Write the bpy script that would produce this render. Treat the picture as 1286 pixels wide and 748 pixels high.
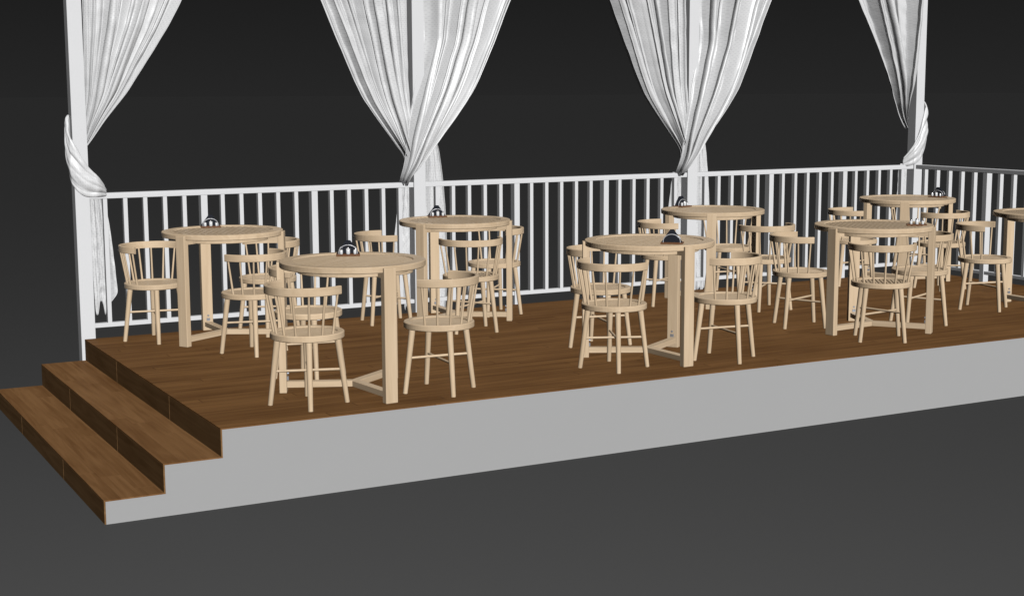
import bpy, bmesh, math, random
from mathutils import Vector, Matrix, noise
random.seed(7)
PI = math.pi
R = math.radians
sc = bpy.context.scene
C = sc.collection
for o in list(bpy.data.objects):
    bpy.data.objects.remove(o)

Z0 = 0.425            # height of the deck above the ground

# ------------------------------------------------------------------ camera
cd = bpy.data.cameras.new('camera')
cam = bpy.data.objects.new('camera', cd)
C.objects.link(cam)
cd.sensor_width = 36.0
cd.lens = 1837.2 / 1286 * 36
cd.clip_start = 0.1
cd.clip_end = 3000
yaw, pitch, roll = 0.4942, 0.1387, -0.0040
cy, sy, cp, sp = math.cos(yaw), math.sin(yaw), math.cos(pitch), math.sin(pitch)
f = Vector((sy*cp, cy*cp, -sp)); r = Vector((cy, -sy, 0)); u = r.cross(f)
r2 = r*math.cos(roll) + u*math.sin(roll); u2 = -r*math.sin(roll) + u*math.cos(roll)
M = Matrix((r2, u2, -f)).transposed().to_4x4()
M.translation = Vector((-2.185, -7.239, 1.709 + Z0))
cam.matrix_world = M
sc.camera = cam

# ------------------------------------------------------------------ world: dark studio void, lighter low down
w = bpy.data.worlds.new('World'); sc.world = w; w.use_nodes = True
nt = w.node_tree; nt.nodes.clear()
out = nt.nodes.new('ShaderNodeOutputWorld'); bg = nt.nodes.new('ShaderNodeBackground')
tc = nt.nodes.new('ShaderNodeTexCoord'); sx = nt.nodes.new('ShaderNodeSeparateXYZ')
mr = nt.nodes.new('ShaderNodeMapRange'); mr.inputs['From Min'].default_value = -0.4; mr.inputs['From Max'].default_value = 0.1
rp = nt.nodes.new('ShaderNodeValToRGB')
rp.color_ramp.elements[0].position = 0.0; rp.color_ramp.elements[0].color = (0.072, 0.072, 0.072, 1)
rp.color_ramp.elements[1].position = 1.0; rp.color_ramp.elements[1].color = (0.0105, 0.0105, 0.0105, 1)
for pos, v in ((0.13, .0700), (0.28, .0545), (0.50, .0360), (0.69, .0230), (0.80, .0192), (0.87, .0158), (0.94, .0125)):
    e = rp.color_ramp.elements.new(pos); e.color = (v, v, v, 1)
L = nt.links.new
L(tc.outputs['Generated'], sx.inputs[0]); L(sx.outputs['Z'], mr.inputs['Value']); L(mr.outputs[0], rp.inputs[0])
L(rp.outputs[0], bg.inputs['Color']); L(bg.outputs[0], out.inputs['Surface'])
bg.inputs['Strength'].default_value = 1.0

# ------------------------------------------------------------------ the one key light
sd = bpy.data.lights.new('sun', 'SUN'); sun = bpy.data.objects.new('sun', sd); C.objects.link(sun)
sd.energy = 3.3; sd.angle = R(0.6); sd.color = (1.0, 1.0, 0.998)
sd.use_shadow = False
tosun = Vector((-0.11, -0.86, 0.53))
sun.rotation_euler = tosun.to_track_quat('Z', 'Y').to_euler()
sun.location = (0, -12, 10)

sc.view_settings.view_transform = 'Standard'
sc.view_settings.look = 'None'
sc.view_settings.exposure = 0
sc.view_settings.gamma = 1
sc.render.engine = 'CYCLES'
sc.cycles.max_bounces = 3; sc.cycles.diffuse_bounces = 0; sc.cycles.glossy_bounces = 2

# ------------------------------------------------------------------ materials
def new_mat(name):
    m = bpy.data.materials.new(name); m.use_nodes = True
    return m, m.node_tree, m.node_tree.nodes['Principled BSDF']

def N(nt, t, **kw):
    n = nt.nodes.new(t)
    for k, v in kw.items(): setattr(n, k, v)
    return n

def mathn(nt, op, a, b=None, c=None):
    n = nt.nodes.new('ShaderNodeMath'); n.operation = op
    for i, x in enumerate((a, b, c)):
        if x is None: continue
        if isinstance(x, (int, float)): n.inputs[i].default_value = x
        else: nt.links.new(x, n.inputs[i])
    return n.outputs[0]

def mixc(nt, fac, a, b, mode='MIX'):
    n = nt.nodes.new('ShaderNodeMix'); n.data_type = 'RGBA'; n.blend_type = mode
    for idx, x in ((0, fac), (6, a), (7, b)):
        if isinstance(x, (int, float)): n.inputs[idx].default_value = x
        elif isinstance(x, tuple): n.inputs[idx].default_value = (*x, 1)
        else: nt.links.new(x, n.inputs[idx])
    return n.outputs[2]

def grain_wood(name, light, dark, axis, rough=.5, scale=1.0):
    """pale wood with fibres running along one local axis"""
    m, nt, b = new_mat(name)
    tc = N(nt, 'ShaderNodeTexCoord'); mp = N(nt, 'ShaderNodeMapping')
    s = [26*scale, 26*scale, 26*scale]; s[axis] = 1.6*scale
    mp.inputs['Scale'].default_value = s
    oi = N(nt, 'ShaderNodeObjectInfo')
    ad = N(nt, 'ShaderNodeVectorMath', operation='ADD')
    nt.links.new(tc.outputs['Object'], mp.inputs['Vector']); nt.links.new(mp.outputs[0], ad.inputs[0])
    cmb = N(nt, 'ShaderNodeCombineXYZ'); off = mathn(nt, 'MULTIPLY', oi.outputs['Random'], 37.0)
    for i in range(3): nt.links.new(off, cmb.inputs[i])
    nt.links.new(cmb.outputs[0], ad.inputs[1])
    n1 = N(nt, 'ShaderNodeTexNoise'); n1.inputs['Scale'].default_value = 1.0; n1.inputs['Detail'].default_value = 6; n1.inputs['Roughness'].default_value = .65
    n1.inputs['Distortion'].default_value = .6
    nt.links.new(ad.outputs[0], n1.inputs['Vector'])
    n2 = N(nt, 'ShaderNodeTexNoise'); n2.inputs['Scale'].default_value = .12; n2.inputs['Detail'].default_value = 2
    nt.links.new(ad.outputs[0], n2.inputs['Vector'])
    fac = mathn(nt, 'MULTIPLY_ADD', n1.outputs[0], 2.2, -.6)
    cl = N(nt, 'ShaderNodeClamp'); nt.links.new(fac, cl.inputs[0])
    col = mixc(nt, cl.outputs[0], light, dark)
    v = mathn(nt, 'MULTIPLY_ADD', oi.outputs['Random'], .12, .88)
    v = mathn(nt, 'MULTIPLY_ADD', n2.outputs[0], .16, v)
    hs = N(nt, 'ShaderNodeHueSaturation'); nt.links.new(v, hs.inputs['Value']); nt.links.new(col, hs.inputs['Color'])
    nt.links.new(hs.outputs[0], b.inputs['Base Color'])
    b.inputs['Roughness'].default_value = rough
    b.inputs['Specular IOR Level'].default_value = .3
    bp = N(nt, 'ShaderNodeBump'); bp.inputs['Strength'].default_value = .12; bp.inputs['Distance'].default_value = .002
    nt.links.new(n1.outputs[0], bp.inputs['Height']); nt.links.new(bp.outputs[0], b.inputs['Normal'])
    return m

OAK_L, OAK_D = (.83, .635, .43), (.67, .492, .312)
oak_z = grain_wood('pale_oak_upright', OAK_L, OAK_D, 2)
oak_x = grain_wood('pale_oak_flat', OAK_L, OAK_D, 0)
oak_rim = grain_wood('pale_oak_rim', OAK_L, OAK_D, 0, scale=.6)

def plank_wood(name, along, width, length, light, dark, seam, gap=.02):
    """brown boards; along = 0: running in x, 1: running in y"""
    m, nt, b = new_mat(name)
    tc = N(nt, 'ShaderNodeTexCoord'); s = N(nt, 'ShaderNodeSeparateXYZ')
    nt.links.new(tc.outputs['Object'], s.inputs[0])
    A = s.outputs[along]; B = s.outputs[1-along]
    q = mathn(nt, 'DIVIDE', B, width); row = mathn(nt, 'FLOOR', q); fr = mathn(nt, 'FRACT', q)
    wn = N(nt, 'ShaderNodeTexWhiteNoise', noise_dimensions='1D'); nt.links.new(row, wn.inputs['W'])
    p = mathn(nt, 'ADD', mathn(nt, 'DIVIDE', A, length), mathn(nt, 'MULTIPLY', wn.outputs['Value'], 3.0))
    colm = mathn(nt, 'FLOOR', p); fr2 = mathn(nt, 'FRACT', p)
    cb = N(nt, 'ShaderNodeCombineXYZ'); nt.links.new(row, cb.inputs[0]); nt.links.new(colm, cb.inputs[1])
    wn2 = N(nt, 'ShaderNodeTexWhiteNoise', noise_dimensions='2D'); nt.links.new(cb.outputs[0], wn2.inputs['Vector'])
    mp = N(nt, 'ShaderNodeMapping'); sc_ = [20, 20, 20]; sc_[along] = 1.1; mp.inputs['Scale'].default_value = sc_
    ad = N(nt, 'ShaderNodeVectorMath', operation='MULTIPLY_ADD')
    nt.links.new(tc.outputs['Object'], mp.inputs[0])
    nt.links.new(wn2.outputs['Color'], ad.inputs[0]); ad.inputs[1].default_value = (30, 30, 30); nt.links.new(mp.outputs[0], ad.inputs[2])
    n1 = N(nt, 'ShaderNodeTexNoise'); n1.inputs['Scale'].default_value = 1; n1.inputs['Detail'].default_value = 5; n1.inputs['Distortion'].default_value = 1.2
    nt.links.new(ad.outputs[0], n1.inputs['Vector'])
    mp2 = N(nt, 'ShaderNodeMapping'); s2 = [5, 5, 5]; s2[along] = 1.6; mp2.inputs['Scale'].default_value = s2
    nt.links.new(tc.outputs['Object'], mp2.inputs[0])
    n2 = N(nt, 'ShaderNodeTexNoise'); n2.inputs['Scale'].default_value = 1; n2.inputs['Detail'].default_value = 3
    nt.links.new(mp2.outputs[0], n2.inputs['Vector'])
    fac = mathn(nt, 'MULTIPLY_ADD', n1.outputs[0], 2.0, -.80)
    fac = mathn(nt, 'ADD', fac, mathn(nt, 'MULTIPLY_ADD', wn2.outputs['Value'], .42, -.1))
    fac = mathn(nt, 'ADD', fac, mathn(nt, 'MULTIPLY_ADD', n2.outputs[0], 1.0, -.42))
    cl = N(nt, 'ShaderNodeClamp'); nt.links.new(fac, cl.inputs[0])
    col = mixc(nt, cl.outputs[0], light, dark)
    g1 = mathn(nt, 'LESS_THAN', fr, gap); g2 = mathn(nt, 'LESS_THAN', fr2, .0035)
    g = mathn(nt, 'MAXIMUM', g1, g2)
    col = mixc(nt, mathn(nt, 'MULTIPLY', g, .55), col, seam)
    nt.links.new(col, b.inputs['Base Color'])
    b.inputs['Roughness'].default_value = .7; b.inputs['Specular IOR Level'].default_value = .04
    bp = N(nt, 'ShaderNodeBump'); bp.inputs['Strength'].default_value = .15; bp.inputs['Distance'].default_value = .002
    nt.links.new(n1.outputs[0], bp.inputs['Height']); nt.links.new(bp.outputs[0], b.inputs['Normal'])
    return m

BR_L, BR_D, SEAM = (.265, .132, .049), (.125, .056, .019), (.07, .030, .010)
deck_m = plank_wood('deck_boards', 0, .085, 2.4, BR_L, BR_D, SEAM, .03)
tread_m = plank_wood('tread_boards', 1, .105, 1.3, (.30, .156, .064), (.17, .078, .028), (.34, .18, .08), .012)
riser_m = plank_wood('riser_boards', 1, .5, 6.0, (.30, .170, .075), (.17, .088, .034), (.2, .1, .04), 0.0)
seam_m, _, b = new_mat('light_seam'); b.inputs['Base Color'].default_value = (.55, .38, .2, 1); b.inputs['Roughness'].default_value = .6

def plain(name, col, rough=.5, metal=0.0, spec=.3, var=.04, scale=6):
    m, nt, b = new_mat(name)
    n = N(nt, 'ShaderNodeTexNoise'); n.inputs['Scale'].default_value = scale; n.inputs['Detail'].default_value = 4
    tc = N(nt, 'ShaderNodeTexCoord'); nt.links.new(tc.outputs['Object'], n.inputs['Vector'])
    v = mathn(nt, 'MULTIPLY_ADD', n.outputs[0], var*2, 1-var)
    hs = N(nt, 'ShaderNodeHueSaturation'); hs.inputs['Color'].default_value = (*col, 1)
    nt.links.new(v, hs.inputs['Value']); nt.links.new(hs.outputs[0], b.inputs['Base Color'])
    b.inputs['Roughness'].default_value = rough; b.inputs['Metallic'].default_value = metal
    b.inputs['Specular IOR Level'].default_value = spec
    return m

white_m = plain('white_paint', (.84, .84, .85), .55, spec=.2, var=.015)
fascia_m = plain('grey_render', (.45, .45, .45), .9, spec=.05, var=.01, scale=3)
tray_m = plain('dark_walnut', (.20, .085, .035), .5)
napkin_m = plain('charcoal_paper', (.022, .024, .032), .8, spec=.15, var=.15, scale=60)
chrome_m = plain('polished_steel', (.80, .80, .82), .18, metal=1.0)
wire_m = plain('bright_wire', (.78, .78, .80), .35, metal=.25, spec=.6)
bolt_m = plain('zinc', (.55, .60, .68), .4, metal=.7)
glass_jar_m = plain('white_ceramic', (.86, .86, .86), .25, spec=.5)

# ground: added floor; coat tint imitates the backdrop gradient, darkening towards grazing views
ground_m, nt, b = new_mat('backdrop_fade_floor')
b.inputs['Base Color'].default_value = (.385, .385, .385, 1)
b.inputs['Roughness'].default_value = 1; b.inputs['Specular IOR Level'].default_value = 0
b.inputs['Coat Weight'].default_value = 1; b.inputs['Coat Roughness'].default_value = .45
b.inputs['Coat IOR'].default_value = 1.02; b.inputs['Coat Tint'].default_value = (.635, .635, .635, 1)

# white cloth with a small woven dot
cloth_m, nt, b = new_mat('dotted_voile')
uv = N(nt, 'ShaderNodeUVMap'); s = N(nt, 'ShaderNodeSeparateXYZ'); nt.links.new(uv.outputs[0], s.inputs[0])
px = mathn(nt, 'DIVIDE', s.outputs[0], .020); py = mathn(nt, 'DIVIDE', s.outputs[1], .020)
ro = mathn(nt, 'MULTIPLY', mathn(nt, 'FLOOR', py), .5); px = mathn(nt, 'ADD', px, ro)
dx = mathn(nt, 'SUBTRACT', mathn(nt, 'FRACT', px), .5); dy = mathn(nt, 'SUBTRACT', mathn(nt, 'FRACT', py), .5)
d = mathn(nt, 'SQRT', mathn(nt, 'ADD', mathn(nt, 'MULTIPLY', dx, dx), mathn(nt, 'MULTIPLY', dy, dy)))
dot = mathn(nt, 'LESS_THAN', d, .24)
nt.links.new(mixc(nt, dot, (.89, .89, .895), (.79, .79, .80)), b.inputs['Base Color'])
b.inputs['Roughness'].default_value = .4; b.inputs['Specular IOR Level'].default_value = .9
tx = N(nt, 'ShaderNodeTexNoise'); tx.inputs['Scale'].default_value = 9; tx.inputs['Detail'].default_value = 3
tc = N(nt, 'ShaderNodeTexCoord'); nt.links.new(tc.outputs['Object'], tx.inputs['Vector'])
bp = N(nt, 'ShaderNodeBump'); bp.inputs['Strength'].default_value = .22; bp.inputs['Distance'].default_value = .02
nt.links.new(tx.outputs[0], bp.inputs['Height']); nt.links.new(bp.outputs[0], b.inputs['Normal'])

# ------------------------------------------------------------------ mesh helpers
def add_box(bm, x0, x1, y0, y1, z0, z1, mi=0, mat=None):
    vs = [bm.verts.new(p) for p in ((x0,y0,z0),(x1,y0,z0),(x1,y1,z0),(x0,y1,z0),(x0,y0,z1),(x1,y0,z1),(x1,y1,z1),(x0,y1,z1))]
    if mat is not None:
        for v in vs: v.co = mat @ v.co
    for q in ((0,3,2,1),(4,5,6,7),(0,1,5,4),(1,2,6,5),(2,3,7,6),(3,0,4,7)):
        fc = bm.faces.new([vs[i] for i in q]); fc.material_index = mi

def add_rod(bm, a, b, ra, rb, n=12):
    a, b = Vector(a), Vector(b); d = (b-a).normalized()
    e1 = d.orthogonal().normalized(); e2 = d.cross(e1)
    A = [bm.verts.new(a+(e1*math.cos(2*PI*i/n)+e2*math.sin(2*PI*i/n))*ra) for i in range(n)]
    B = [bm.verts.new(b+(e1*math.cos(2*PI*i/n)+e2*math.sin(2*PI*i/n))*rb) for i in range(n)]
    for i in range(n):
        fc = bm.faces.new((A[i], A[(i+1)%n], B[(i+1)%n], B[i])); fc.smooth = True
    bm.faces.new([bm.verts.new(v.co) for v in A][::-1]); bm.faces.new([bm.verts.new(v.co) for v in B])

def add_lathe(bm, prof, n=24, c=(0,0)):
    rings = []
    for (rr, z) in prof:
        rings.append([bm.verts.new((c[0]+rr*math.cos(2*PI*i/n), c[1]+rr*math.sin(2*PI*i/n), z)) for i in range(n)])
    for a, b in zip(rings, rings[1:]):
        for i in range(n):
            fc = bm.faces.new((a[i], a[(i+1)%n], b[(i+1)%n], b[i])); fc.smooth = True
    return rings

def ring(bm, ri, ro, z0, z1, n=64, bev=.004, a0=0, a1=2*PI):
    """annulus of rectangular section with eased edges; optional arc"""
    full = abs(a1-a0-2*PI) < 1e-6
    prof = [(ri, z0), (ro-bev, z0), (ro, z0+bev), (ro, z1-bev), (ro-bev, z1), (ri+bev, z1), (ri, z1-bev)]
    k = n if full else n+1
    rg = []
    for i in range(k):
        a = a0+(a1-a0)*i/n
        rg.append([bm.verts.new((pr*math.cos(a), pr*math.sin(a), pz)) for pr, pz in prof])
    for i in range(n):
        A, B = rg[i], rg[(i+1) % k]
        for j in range(len(prof)):
            j2 = (j+1) % len(prof)
            fc = bm.faces.new((A[j], B[j], B[j2], A[j2]))
            fc.smooth = False
    if not full:
        bm.faces.new(rg[0]); bm.faces.new(rg[-1][::-1])

def slat_disc(bm, rad, z0, z1, wd, gap):
    """parallel slats cut to a circle, running along x"""
    n = int(2*rad/(wd+gap)); st = -n*(wd+gap)/2+gap/2
    for i in range(n):
        ya, yb = st+i*(wd+gap), st+i*(wd+gap)+wd
        xa = math.sqrt(max(rad*rad-ya*ya, 1e-4)); xb = math.sqrt(max(rad*rad-yb*yb, 1e-4)); 
        for z, top in ((z0, 0), (z1, 1)):
            q = [bm.verts.new(p) for p in ((-xa, ya, z), (xa, ya, z), (xb, yb, z), (-xb, yb, z))]
            if top:
                bm.faces.new(q)
                for k in range(4): bm.faces.new((lo[k], lo[(k+1)%4], q[(k+1)%4], q[k]))
            else:
                bm.faces.new(q[::-1]); lo = q

def obj(name, bm, mat, parent=None, bevel=0, loc=None, recalc=True):
    if recalc: bmesh.ops.recalc_face_normals(bm, faces=bm.faces[:])
    me = bpy.data.meshes.new(name); bm.to_mesh(me); bm.free()
    for m in (mat if isinstance(mat, (list, tuple)) else [mat]): me.materials.append(m)
    o = bpy.data.objects.new(name, me); C.objects.link(o)
    if parent: o.parent = parent
    if loc: o.location = loc
    if bevel:
        md = o.modifiers.new('bevel', 'BEVEL'); md.width = bevel; md.segments = 2; md.limit_method = 'ANGLE'
    return o

def tag(o, label=None, cat=None, group=None, kind=None):
    for k, v in (('label', label), ('category', cat), ('group', group), ('kind', kind)):
        if v: o[k] = v
    return o

def empty(name, loc=(0, 0, 0), rz=0):
    o = bpy.data.objects.new(name, None); C.objects.link(o); o.location = loc; o.rotation_euler = (0, 0, rz)
    o.empty_display_size = .1
    return o

def copy_tree(o, parent=None):
    kids = [c for c in o.children]
    c = o.copy(); C.objects.link(c)
    if parent: c.parent = parent
    for k in kids: copy_tree(k, c)
    return c

# ------------------------------------------------------------------ ground
bm = bmesh.new()
g = 1500
vs = [bm.verts.new(p) for p in ((-g, -g, 0), (g, -g, 0), (g, g, 0), (-g, g, 0))]; bm.faces.new(vs)
tag(obj('ground', bm, ground_m), kind='structure')

# ------------------------------------------------------------------ platform with two steps
DX, DY, RUN = 7.95, 3.184, .305
plat = empty('deck_platform', (0, 0, 0))
tag(plat, 'long raised timber deck with pale grey side and two brown steps at its left end', 'deck')
bm = bmesh.new()          # grey body in stepped profile
prof = [(-2*RUN+.006, 0.0), (-2*RUN+.006, .118), (-RUN+.006, .118), (-RUN+.006, .268), (.006, .268), (.006, Z0-.007), (DX, Z0-.007), (DX, 0)]
fr = [bm.verts.new((x, 0, z)) for x, z in prof]; bk = [bm.verts.new((x, DY, z)) for x, z in prof]
bm.faces.new(fr); bm.faces.new(bk[::-1])
for i in range(len(prof)):
    j = (i+1) % len(prof); bm.faces.new((fr[i], bk[i], bk[j], fr[j]))
obj('grey_fascia', bm, fascia_m, plat)
bm = bmesh.new(); add_box(bm, -.003, DX, -.003, DY+.004, Z0-.007, Z0)
obj('deck_floor', bm, deck_m, plat)

def riser(parent, x, z0, z1):
    b = bmesh.new()
    add_box(b, x+.001, x+.0045, -.001, DY, z0, z1, 1)
    js = [-.003, .985, 2.255, DY+.003]
    for k in range(3):
        add_box(b, x-.003, x+.005, js[k]+(.0025 if k else 0), js[k+1]-(.0025 if k < 2 else 0), z0, z1, 0)
    return obj('riser', b, [riser_m, seam_m], parent)

riser(plat, 0, Z0-.150+.0005, Z0-.0075)
for k, zt in ((1, Z0-.15), (2, Z0-.30)):
    st = None
    b = bmesh.new(); add_box(b, -k*RUN-.003, -(k-1)*RUN+.0055, -.003, DY+.003, zt-.007, zt)
    step = obj('step', b, tread_m, plat)
    step.name = 'step'
    step['label'] = 'upper brown wooden step' if k == 1 else 'lower brown wooden step'
    riser(step, -k*RUN, (Z0-.30+.0005) if k == 1 else .002, zt-.0075)

# ------------------------------------------------------------------ posts, rails
PY0, PY1 = 3.212, 3.312
PX = [.03+2.6*k for k in range(4)]; PX[3] += .012
ptxt = ['white square post at the left end of the deck above the steps',
        'white square post second from the left, behind the two left tables',
        'white square post third from the left, behind the middle tables',
        'white square corner post where back and right railings meet']
for k, x in enumerate(PX):
    bm = bmesh.new(); add_box(bm, x-.05, x+.05, PY0, PY1, 0, Z0+2.66)
    tag(obj('post', bm, white_m, bevel=.002), ptxt[k], 'post', 'white posts along the back of the deck')
# head beams carrying the curtains
bm = bmesh.new(); add_box(bm, PX[0]-.06, PX[3]+.06, PY0-.01, PY1+.01, Z0+2.66, Z0+2.80)
tag(obj('head_beam', bm, white_m, bevel=.002), kind='structure')

def railing(x0, x1, ts, wides, label, matrix=None):
    """x0..x1 clear span, ts positions of balusters"""
    e = empty('railing', (0, 0, 0))
    T = matrix or Matrix.Identity(4)
    yc = 3.262
    e.matrix_world = T @ Matrix.Translation((x0, yc, Z0))
    w_ = x1-x0
    b = bmesh.new(); add_box(b, .0005, w_-.0005, -.042, .030, .985, 1.024); obj('top_rail', b, white_m, e, bevel=.003)
    b = bmesh.new(); add_box(b, .0005, w_-.0005, -.030, .018, .068, .098); obj('bottom_rail', b, white_m, e, bevel=.002)
    for t in ts:
        wide = any(abs(t-q) < .01 for q in wides)
        hw = .024 if wide else .0145
        z0 = -Z0 if wide else .0975
        b = bmesh.new(); dep = .037 if wide else .026
        add_box(b, -hw, hw, -dep, dep-.012, z0, .9855)
        o = obj('mid_post' if wide else 'baluster', b, white_m, e, loc=(t-x0, 0, 0))
    tag(e, label, 'railing', 'white baluster railings round the deck')
    return e

rl = ['white railing bay behind the leftmost table, between first and second post',
      'white railing bay in the middle, between second and third post',
      'white railing bay between third post and corner post on back edge']
for k in range(3):
    xs = [PX[k]+.161+.1425*i for i in range(17)]
    railing(PX[k]+.05, PX[k+1]-.05, xs, [xs[5], xs[11]], rl[k])
# side railing running forward from the corner post
ang = R(-90)
Tm = Matrix.Translation((PX[3]+.01, PY0+.03, 0)) @ Matrix.Rotation(ang, 4, 'Z') @ Matrix.Translation((0, -3.262, 0))
xs = [.125+.155*i for i in range(18)]
railing(.03, 2.95, xs, [xs[5], xs[11]], 'white railing running forward from the corner post at the right end', Tm)

# ------------------------------------------------------------------ curtains
def lin(rows, par, t):
    for i in range(len(rows)-1):
        if t <= par[i+1] or i == len(rows)-2:
            q = min(1, max(0, (t-par[i])/max(par[i+1]-par[i], 1e-6)))
            return [rows[i][k]+(rows[i+1][k]-rows[i][k])*q for k in range(len(rows[0]))]

def smooth_rows(rows, n=64, passes=6, key=2):
    """resample evenly down the cloth and round off the corners"""
    par = [0]
    for p, q in zip(rows, rows[1:]): par.append(par[-1]+math.hypot(p[key]-q[key], .5*(p[0]-q[0]))+1e-5)
    par = [v/par[-1] for v in par]
    res = [lin(rows, par, i/n) for i in range(n+1)]
    for _ in range(passes):
        res = [res[0]]+[[(a+2*b+c)/4 for a, b, c in zip(res[i-1], res[i], res[i+1])] for i in range(1, n)]+[res[n]]
    return res

_cache = {}
def rowinterp(rows, t):
    k = id(rows)
    if k not in _cache:
        _cache[k] = (rows, smooth_rows(rows))
    rs = _cache[k][1]; n = len(rs)-1; q = t*n; i = min(int(q), n-1); w_ = q-i
    return [rs[i][j]+(rs[i+1][j]-rs[i][j])*w_ for j in range(len(rs[0]))]

def drape(bm, rows, ox, folds, amp, seed, nu=260, nv=64, vlen=2.0, slack=1.0, hem=0.0, close=0.0):
    """rows: (x left, x right, z, y) top to bottom; pleats run down the cloth and close up with the width"""
    rnd = random.Random(seed)
    uvl = bm.loops.layers.uv.verify()
    ph = [rnd.uniform(0, 2*PI) for _ in range(6)]
    w0 = rows[0][1]-rows[0][0]
    jit = [rnd.uniform(-.35, .35) for _ in range(12)]
    grid = []
    for j in range(nv+1):
        t = j/nv
        xl, xr, z, y = rowinterp(rows, t)
        wd = xr-xl; gath = max(0, 1-wd/w0)
        line = []
        for i in range(nu+1):
            uu = i/nu
            w1 = uu + .05*math.sin(2*PI*uu*1.3+ph[0]) + .018*math.sin(2*PI*uu*4.1+ph[1])
            p1 = folds*w1+ph[2]+.10*math.sin(2.2*t+ph[3])
            k1 = int(math.floor(p1)); fr_ = p1-k1
            hk = .55+.45*math.sin(k1*2.4+ph[4])
            dist = min(fr_, 1-fr_)
            hk2 = .5*hk+.5*(.55+.45*math.sin((k1+(1 if fr_ > .5 else -1))*2.4+ph[4]))
            h_ = hk+(hk2-hk)*max(0, 1-dist*6)
            ridge = abs(math.sin(PI*fr_))**.85*h_
            p2 = folds*2.6*w1+ph[5]+.25*t
            fine = abs(math.sin(PI*p2))
            s3 = math.sin(2*PI*folds*.22*w1+ph[1]-.9*t)
            edge = min(1, uu/.04, (1-uu)/.04)
            cl_ = min(1, max(0, (t-.6)/.4)); cl_ = cl_*cl_*(3-2*cl_)
            a = amp*(1-.50*gath)*(.35+.65*edge)*(1-close*cl_)
            yy = a*(.55-1.25*ridge-.11*fine+.35*s3)
            yy += .030*gath*math.cos(PI*(uu-.5))*-1
            dx = a*.38*math.sin(2*PI*fr_)*h_*edge*min(1, wd/.3)
            x = xl+wd*uu+dx
            zz = z+.010*noise.noise(Vector((uu*6, t*5, seed)))
            if hem and t > .8: zz += hem*(t-.8)/.2*math.sin(2*PI*uu*1.7+ph[1])*.5
            yy += .006*noise.noise(Vector((uu*9, t*14, seed+3)))
            line.append(bm.verts.new((ox+x, y+yy, Z0+zz)))
        grid.append(line)
    for j in range(nv):
        for i in range(nu):
            fc = bm.faces.new((grid[j][i], grid[j+1][i], grid[j+1][i+1], grid[j][i+1])); fc.smooth = True
            for lp, (a, b2) in zip(fc.loops, ((i, j), (i, j+1), (i+1, j+1), (i+1, j))):
                lp[uvl].uv = (a/nu*w0*slack*1.5, b2/nv*vlen)

def wpath(path, t):
    k = ('w', id(path))
    if k not in _cache:
        n = 48; m = len(path)-1; res = [lin(path, [i/m for i in range(m+1)], i/n) for i in range(n+1)]
        for _ in range(8):
            res = [res[0]]+[[(a+2*b+c)/4 for a, b, c in zip(res[i-1], res[i], res[i+1])] for i in range(1, n)]+[res[n]]
        _cache[k] = (path, res)
    rs = _cache[k][1]; n = len(rs)-1; q = t*n; i = min(int(q), n-1); w_ = q-i
    return [rs[i][j]+(rs[i+1][j]-rs[i][j])*w_ for j in range(4)]

def wrap(bm, ox, path, seed, flutes=6, nu=120, nv=90):
    """cloth twisted round a post; path: (angle deg, z, half height, radius)"""
    uvl = bm.loops.layers.uv.verify()
    cyy = (PY0+PY1)/2; grid = []
    for j in range(nv+1):
        t = j/nv; a, z, hh, rr = wpath(path, t); a = R(a)
        line = []
        for i in range(nu):
            th = 2*PI*i/nu
            ver = hh*math.sin(th); out_ = max(0.0, math.cos(th))
            core = .05/max(abs(math.cos(a)), abs(math.sin(a)))
            core = .55*core+.45*.062
            q1 = ver/hh*2.6+seed+1.3*math.sin(2.1*t+seed); q2 = ver/hh*6.1-2.0*t+seed*2
            crease = .013*(abs(math.sin(q1))**.8-.35)+.006*abs(math.sin(q2))
            rad = core+rr+.014*out_**.5+crease*out_*min(1, hh/.07)-.012*(1 if math.cos(th) < 0 else 0)*abs(math.cos(th))
            rad += .005*noise.noise(Vector((ver*22, t*9, seed)))
            # crease bands slope with the twist
            line.append(bm.verts.new((ox+rad*math.cos(a), cyy+rad*math.sin(a), Z0+z+ver)))
        grid.append(line)
    for j in range(nv):
        for i in range(nu):
            k = (i+1) % nu
            fc = bm.faces.new((grid[j][i], grid[j+1][i], grid[j+1][k], grid[j][k])); fc.smooth = True
            for lp, (a_, b_) in zip(fc.loops, ((i, j), (i, j+1), (i+1, j+1), (i+1, j))):
                lp[uvl].uv = (a_/nu*.6, b_/nv*.6)
    bm.faces.new(grid[0]); bm.faces.new(grid[-1][::-1])

RIGHT = [(.050, .930, 2.62, 3.262), (.053, .842, 2.437, 3.262), (.062, .697, 2.129, 3.245), (-.030, .531, 1.819, 3.20), (-.070, .424, 1.665, 3.175),
         (-.102, .296, 1.511, 3.165), (-.132, .134, 1.327, 3.160), (-.150, .020, 1.180, 3.160), (-.168, -.045, 1.115, 3.165), (-.180, -.10, 1.060, 3.185), (-.180, -.12, 1.03, 3.22), (-.15, -.10, 1.00, 3.27)]
LEFT = [(-.860, -.050, 2.62, 3.285), (-.775, -.052, 2.43, 3.285), (-.646, -.054, 2.121, 3.28), (-.516, -.056, 1.819, 3.27), (-.447, -.054, 1.667, 3.255),
        (-.344, -.052, 1.514, 3.23), (-.200, -.070, 1.328, 3.215), (-.125, -.075, 1.235, 3.21), (-.11, -.08, 1.15, 3.23)]
END_R = [(.066, .850, 2.62, 3.262), (.068, .756, 2.372, 3.262), (.066, .648, 2.178, 3.262), (.064, .480, 1.928, 3.27), (.062, .334, 1.696, 3.285),
         (.050, .191, 1.524, 3.31), (.020, .080, 1.353, 3.345), (-.02, .03, 1.30, 3.36)]
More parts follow.
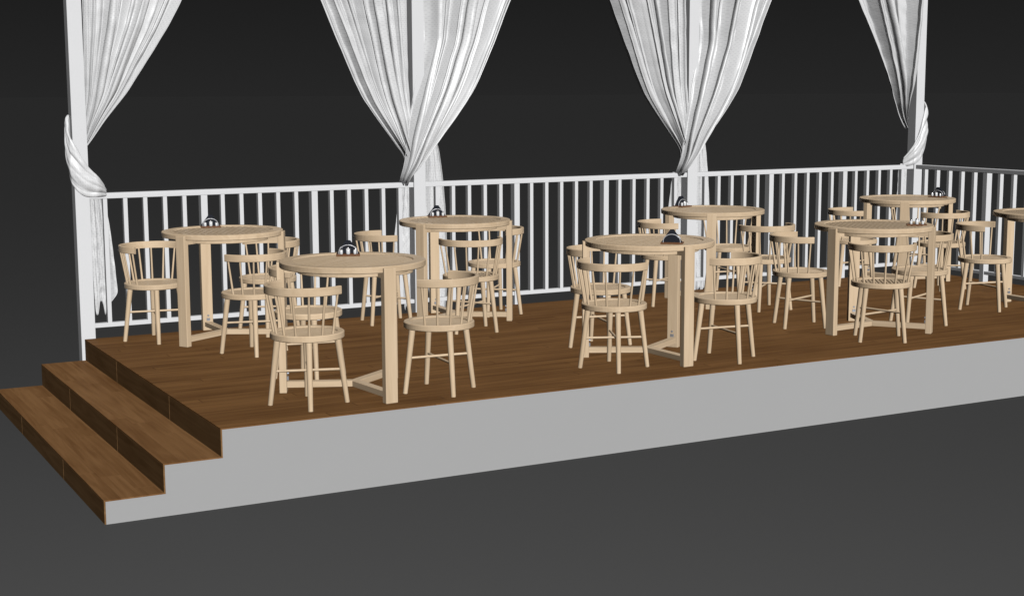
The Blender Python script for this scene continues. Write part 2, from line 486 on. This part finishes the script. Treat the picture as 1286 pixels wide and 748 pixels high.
END_L = [(-.765, -.052, 2.60, 3.262), (-.700, -.054, 2.48, 3.262), (-.522, -.058, 2.177, 3.262), (-.340, -.064, 1.869, 3.28), (-.185, -.055, 1.570, 3.33),
         (-.10, -.02, 1.46, 3.37), (-.02, .03, 1.36, 3.38)]
TAIL_L = [(-.10, -.005, 1.022, 3.35), (-.112, .00, .98, 3.35), (-.168, .005, .569, 3.35), (-.170, .000, .35, 3.35), (-.105, -.022, .03, 3.35)]
TAIL_R = [(.06, .16, 1.45, 3.345), (.110, .225, 1.30, 3.345), (.095, .262, 1.066, 3.35), (.085, .285, .812, 3.35), (.110, .305, .296, 3.35), (.15, .272, -.03, 3.35)]
TAIL_1 = [(.03, .09, 1.10, 3.345), (.080, .18, .99, 3.35), (.076, .215, .746, 3.35), (.078, .234, .516, 3.35), (.084, .249, .272, 3.35), (.09, .20, .19, 3.35)]
TAIL_4 = [(-.10, .02, 1.03, 3.345), (-.12, .030, 1.0, 3.35), (-.135, .030, .613, 3.35), (-.150, -.02, .30, 3.35), (-.165, -.043, .115, 3.35)]

def curtain(parts, label):
    bm = bmesh.new()
    for p in parts: p(bm)
    me = bpy.data.meshes.new('curtain'); bm.to_mesh(me); bm.free(); me.materials.append(cloth_m)
    o = bpy.data.objects.new('curtain', me); C.objects.link(o)
    md = o.modifiers.new('thick', 'SOLIDIFY'); md.thickness = .0018; md.offset = 0
    return tag(o, label, 'curtain', 'white dotted curtains tied to the posts')

x = PX[0]
curtain([lambda b: drape(b, END_R, x, 7, .13, 11, close=.6), lambda b: drape(b, TAIL_1, x, 2.4, .035, 12, nu=110, vlen=1.0, hem=.10),
         lambda b: wrap(b, x, [(110, 1.56, .02, .006), (150, 1.52, .05, .006), (178, 1.41, .11, .010), (205, 1.30, .155, .020), (238, 1.22, .165, .026), (270, 1.145, .135, .030), (300, 1.10, .10, .035), (325, 1.07, .07, .07), (345, 1.04, .04, .10)], 1.0)],
        'white curtain wound round the left end post above the steps')
names = [('white curtain left of the second post, swept behind the crossing one', 'white curtain right of the second post, crossing in front of it'),
         ('white curtain left of the third post, swept behind the crossing one', 'white curtain right of the third post, crossing in front of it')]
for q in (0, 1):
    x = PX[1+q]
    curtain([lambda b: drape(b, LEFT, x, 8, .145, 21+10*q, close=.4), lambda b: drape(b, TAIL_L, x, 1.7, .030, 22+10*q, nu=110, vlen=1.1, hem=.06)], names[q][0])
    curtain([lambda b: drape(b, RIGHT, x, 8, .145, 25+10*q, close=.15), lambda b: drape(b, TAIL_R, x, 1.9, .035, 26+10*q, nu=110, vlen=1.3, hem=.05)], names[q][1])
x = PX[3]
curtain([lambda b: drape(b, END_L, x, 7, .13, 41, close=.75), lambda b: drape(b, TAIL_4, x, 1.7, .030, 42, nu=110, vlen=1.0, hem=.06),
         lambda b: wrap(b, x, [(35, 1.64, .02, .008), (8, 1.55, .09, .014), (-25, 1.45, .16, .020), (-58, 1.35, .19, .020), (-92, 1.25, .17, .020), (-125, 1.16, .12, .030), (-150, 1.10, .08, .06), (-172, 1.05, .045, .10)], 2.2)],
        'white curtain on the corner post, spiralling tightly round it')

# ------------------------------------------------------------------ chairs
def make_chair():
    e = empty('spindle_back_chair')
    SR, ST, SB = .205, .412, .376
    b = bmesh.new(); ring(b, .165, SR, SB, ST, 64, .004); obj('seat_rim', b, oak_rim, e)
    b = bmesh.new(); slat_disc(b, .166, ST-.020, ST-.008, .017, .009); obj('seat_slats', b, oak_x, e)
    for k in range(4):
        a = R(45+90*k); c, s_ = math.cos(a), math.sin(a)
        b = bmesh.new(); add_rod(b, (.164*c, .164*s_, SB+.006), (.2135*c, .2135*s_, 0), .0185, .0138, 16); obj('leg', b, oak_z, e)
    def legp(k, z):
        a = R(45+90*k); t = (SB-z)/SB; rr = .164+(.2135-.164)*t; return (rr*math.cos(a), rr*math.sin(a), z)
    for k, z in ((0, .205), (1, .190)):
        b = bmesh.new(); add_rod(b, legp(k, z), legp(k+2, z), .0075, .0075, 10); obj('stretcher', b, oak_x, e)
    RR = .222
    b = bmesh.new(); ring(b, RR-.010, RR+.011, .630, .677, 56, .003, R(-98), R(98)); obj('back_rail', b, oak_rim, e)
    for k in range(9):
        a = R(-92+23*k)
        b = bmesh.new(); add_rod(b, (.183*math.cos(a), .183*math.sin(a), ST-.006), (RR*math.cos(a), RR*math.sin(a), .634), .0075, .0062, 8); obj('spindle', b, oak_z, e)
    return e

G = 'pale wood spindle-back chairs round the tables'
chairs = [
 (.615, .354, 207, 'chair at front left corner of the deck, nearest the steps'),
 (1.412, .330, 311, 'chair right of the single front leg of the front left table'),
 (.904, 1.112, 126, 'chair behind the front left table, half hidden by the corner chair'),
 (2.175, 2.862, 171.6, 'chair by the railing, just left of the second post and its curtain tail'),
 (.437, 2.923, 125, 'chair beside the left end post and its hanging curtain tail'),
 (.880, 2.101, 301, 'chair on the near side of the back left table, right of its wide leg'),
 (1.237, 2.827, 23, 'chair on the far right of the back left table, against the railing'),
 (2.558, 2.194, 258, 'chair on the near side of the table before the second post'),
 (3.089, 2.841, 3.5, 'chair right of the table before the second post, next to bare railing'),
 (2.681, .445, 201, 'chair left of front leg of middle front table, near the deck edge'),
 (3.016, 1.146, 121, 'chair behind middle front table on its left, overlapped by nearer chair'),
 (4.552, 2.621, 163.5, 'chair left of the table before third post, above the black napkins'),
 (3.469, .354, 306, 'chair right of the two close legs of the middle front table'),
 (5.081, 1.999, 266, 'chair on the near right of the table before the third post'),
 (5.363, 2.860, 35, 'chair behind table before third post, back rail hidden by the table top'),
 (4.770, 1.181, 156, 'chair left of the right front table, next to its wide left leg'),
 (4.864, .429, 235, 'chair in front of right front table, back rail facing the deck edge'),
 (5.602, .826, 340, 'chair whose seat shows behind slim right leg of right front table'),
 (7.165, 2.198, 273, 'chair in front of the far right back table, below its tray of shakers'),
 (6.591, 1.138, 124, 'chair by the cut-off table at the right edge of the photo'),
 (6.693, 2.787, 150, 'chair left of far right back table, rail above right front table top'),
 (7.62, 3.0, 62, 'chair behind far right back table, only spindles showing under its top'),
]
proto = make_chair()
for i, (cx, cyy, a, lab) in enumerate(chairs):
    o = proto if i == 0 else copy_tree(proto)
    o.location = (cx, cyy, Z0); o.rotation_euler = (0, 0, R(a))
    tag(o, 'pale ' + lab, 'chair', G)

# ------------------------------------------------------------------ tables
def make_table():
    e = empty('round_table')
    TR, TT, TB = .42, .768, .732
    b = bmesh.new(); ring(b, .345, TR, TB, TT, 96, .004); obj('tabletop_rim', b, oak_rim, e)
    b = bmesh.new(); slat_disc(b, .346, TT-.020, TT-.006, .026, .010); obj('tabletop_slats', b, oak_x, e)
    b = bmesh.new(); ring(b, .300, .322, TB-.030, TB+.016, 64, .002)
    obj('apron', b, oak_rim, e)
    for k in range(3):
        a = 2*PI*k/3; T = Matrix.Rotation(a, 4, 'Z')
        b = bmesh.new(); add_box(b, .392, .434, -.038, .038, 0, TT-.008, mat=None)
        leg = obj('leg', b, oak_z, e, bevel=.003); leg.rotation_euler = (0, 0, a)
        b = bmesh.new(); add_box(b, .3815, .3915, -.012, .012, .072, .092); add_rod(b, (.39, 0, .11), (.380, 0, .11), .007, .007, 10)
        br = obj('leg_bolt', b, bolt_m, leg)
        b = bmesh.new()
        # foot beam, mitred at the hub
        hw = .026; z0, z1 = .030, .064; t3 = math.tan(PI/6)
        pts = [(hw*math.tan(PI/6)*1.0, -hw), (.3915, -hw), (.3915, hw), (hw*math.tan(PI/6), hw), (0, 0)]
        lo = [b.verts.new((x_, y_, z0)) for x_, y_ in pts]; hi = [b.verts.new((x_, y_, z1)) for x_, y_ in pts]
        b.faces.new(lo[::-1]); b.faces.new(hi)
        for q in range(5): b.faces.new((lo[q], lo[(q+1) % 5], hi[(q+1) % 5], hi[q]))
        fb = obj('foot_beam', b, oak_x, e, bevel=.0015); fb.rotation_euler = (0, 0, a)
        b = bmesh.new(); add_box(b, .02, .391, -.016, .016, TB-.034, TB-.002)
        tb = obj('top_bearer', b, oak_x, e); tb.rotation_euler = (0, 0, a+.0)
    return e

tables = [
 ('T1', .889, 2.753, 91.3, 'round pale oak table at the back left, nearest the left end post'),
 ('T2', .978, .562, 36.0, 'round pale oak table at the front left, one leg close to the deck edge'),
 ('T3', 2.674, 2.687, 87.5, 'round pale oak table standing before the second post'),
 ('T4', 3.083, .657, 32.1, 'pale oak table in middle of front row, black napkins near its front edge'),
 ('T5', 4.937, 2.511, 113.0, 'round pale oak table standing before the third post'),
 ('T6', 5.098, .779, 66.8, 'round pale oak table at front right with only a small low tray'),
 ('T7', 7.188, 2.655, 104.0, 'round pale oak table at the far right back, before the corner post'),
 ('T8', 7.02, .90, 88.0, 'round pale oak table cut off by the right edge of the photo'),
]
tp = make_table(); TT_ = Z0+.768
for i, (k, cx, cyy, a, lab) in enumerate(tables):
    o = tp if i == 0 else copy_tree(tp)
    o.location = (cx, cyy, Z0); o.rotation_euler = (0, 0, R(a))
    tag(o, lab, 'table', 'round tables on the deck')

# ------------------------------------------------------------------ napkin and shaker sets
def arch(bm, x0, rad, y, z0, rr=.0026):
    pts = [(-rad, z0)] + [(-rad*math.cos(PI*i/24), z0+.008+rad*.82*math.sin(PI*i/24)) for i in range(25)] + [(rad, z0)]
    for p, q in zip(pts, pts[1:]):
        add_rod(bm, (x0+p[0], y, p[1]), (x0+q[0], y, q[1]), rr, rr, 6)

def make_set(napkins=True):
    e = empty('napkin_and_shaker_set')
    b = bmesh.new(); add_box(b, -.070, .070, -.048, .048, 0, .010); obj('tray', b, tray_m, e, bevel=.002)
    ys = (.000, .034) if napkins else ()
    for y in ys:
        b = bmesh.new(); arch(b, 0, .054, y, .010); obj('wire_arch', b, wire_m, e)
    if napkins:
        b = bmesh.new()
        for k in range(6):
            y = .005+.0045*k; sh = .0015*math.sin(k*2.1)
            pr = [(-.066+sh, .012), (.066+sh, .012), (.013+sh, .090-.001*k), (-.011+sh, .091-.001*k)]
            lo = [b.verts.new((px_, y, pz)) for px_, pz in pr]; hi = [b.verts.new((px_, y+.0036, pz)) for px_, pz in pr]
            b.faces.new(lo); b.faces.new(hi[::-1])
            for q in range(4): b.faces.new((lo[q], lo[(q+1) % 4], hi[(q+1) % 4], hi[q]))
        obj('napkins', b, napkin_m, e)
    for x_, h, rr in ((-.040, .032, .0095), (0.0, .041, .012), (.040, .030, .009)):
        b = bmesh.new()
        rg = add_lathe(b, [(rr*.9, .0101), (rr, .013), (rr, .01+h*.78), (rr*.86, .01+h*.80)], 20, (x_, -.022)); b.faces.new(rg[0][::-1]); b.faces.new(rg[-1])
        j = obj('shaker', b, glass_jar_m, e)
        b = bmesh.new()
        rg = add_lathe(b, [(rr*.95, .0102+h*.80), (rr*.98, .01+h*.9), (rr*.7, .01+h*.99), (rr*.2, .01+h*1.02)], 20, (x_, -.022)); b.faces.new(rg[0][::-1]); b.faces.new(rg[-1])
        obj('shaker_cap', b, chrome_m, j)
    if napkins:
        b = bmesh.new(); add_rod(b, (0, -.022, .05), (0, -.022, .068), .0015, .0015, 6); obj('pepper_stem', b, chrome_m, e)
    return e

SG = 'napkin and shaker trays on the tables'
sets = [
 (.890, 3.04, -12, 'dark tray with black napkins and wire arch on back left table'),
 (1.047, .803, -22, 'dark tray with black napkins and three shakers on the front left table'),
 (2.675, 3.00, -12, 'dark tray with black napkins and shakers on the table before the second post'),
 (3.085, .40, 140, 'tray turned so black napkins and wire arch face the deck edge'),
 (4.885, 2.865, 20, 'dark tray with black napkins at left, on table before third post'),
 (7.50, 2.60, -75, 'dark tray with shakers left of its napkins, on the far right back table'),
]
sp_ = make_set(True)
for i, (cx, cyy, a, lab) in enumerate(sets):
    o = sp_ if i == 0 else copy_tree(sp_)
    o.location = (cx, cyy, TT_-.0038); o.rotation_euler = (0, 0, R(a))
    tag(o, lab, 'napkin holder', SG)
s2 = make_set(False); s2.name = 'shaker_tray'; s2.location = (5.311, .571, TT_-.0038); s2.rotation_euler = (0, 0, R(-40))
tag(s2, 'small brown tray without napkins on the right front table', 'napkin holder', SG)
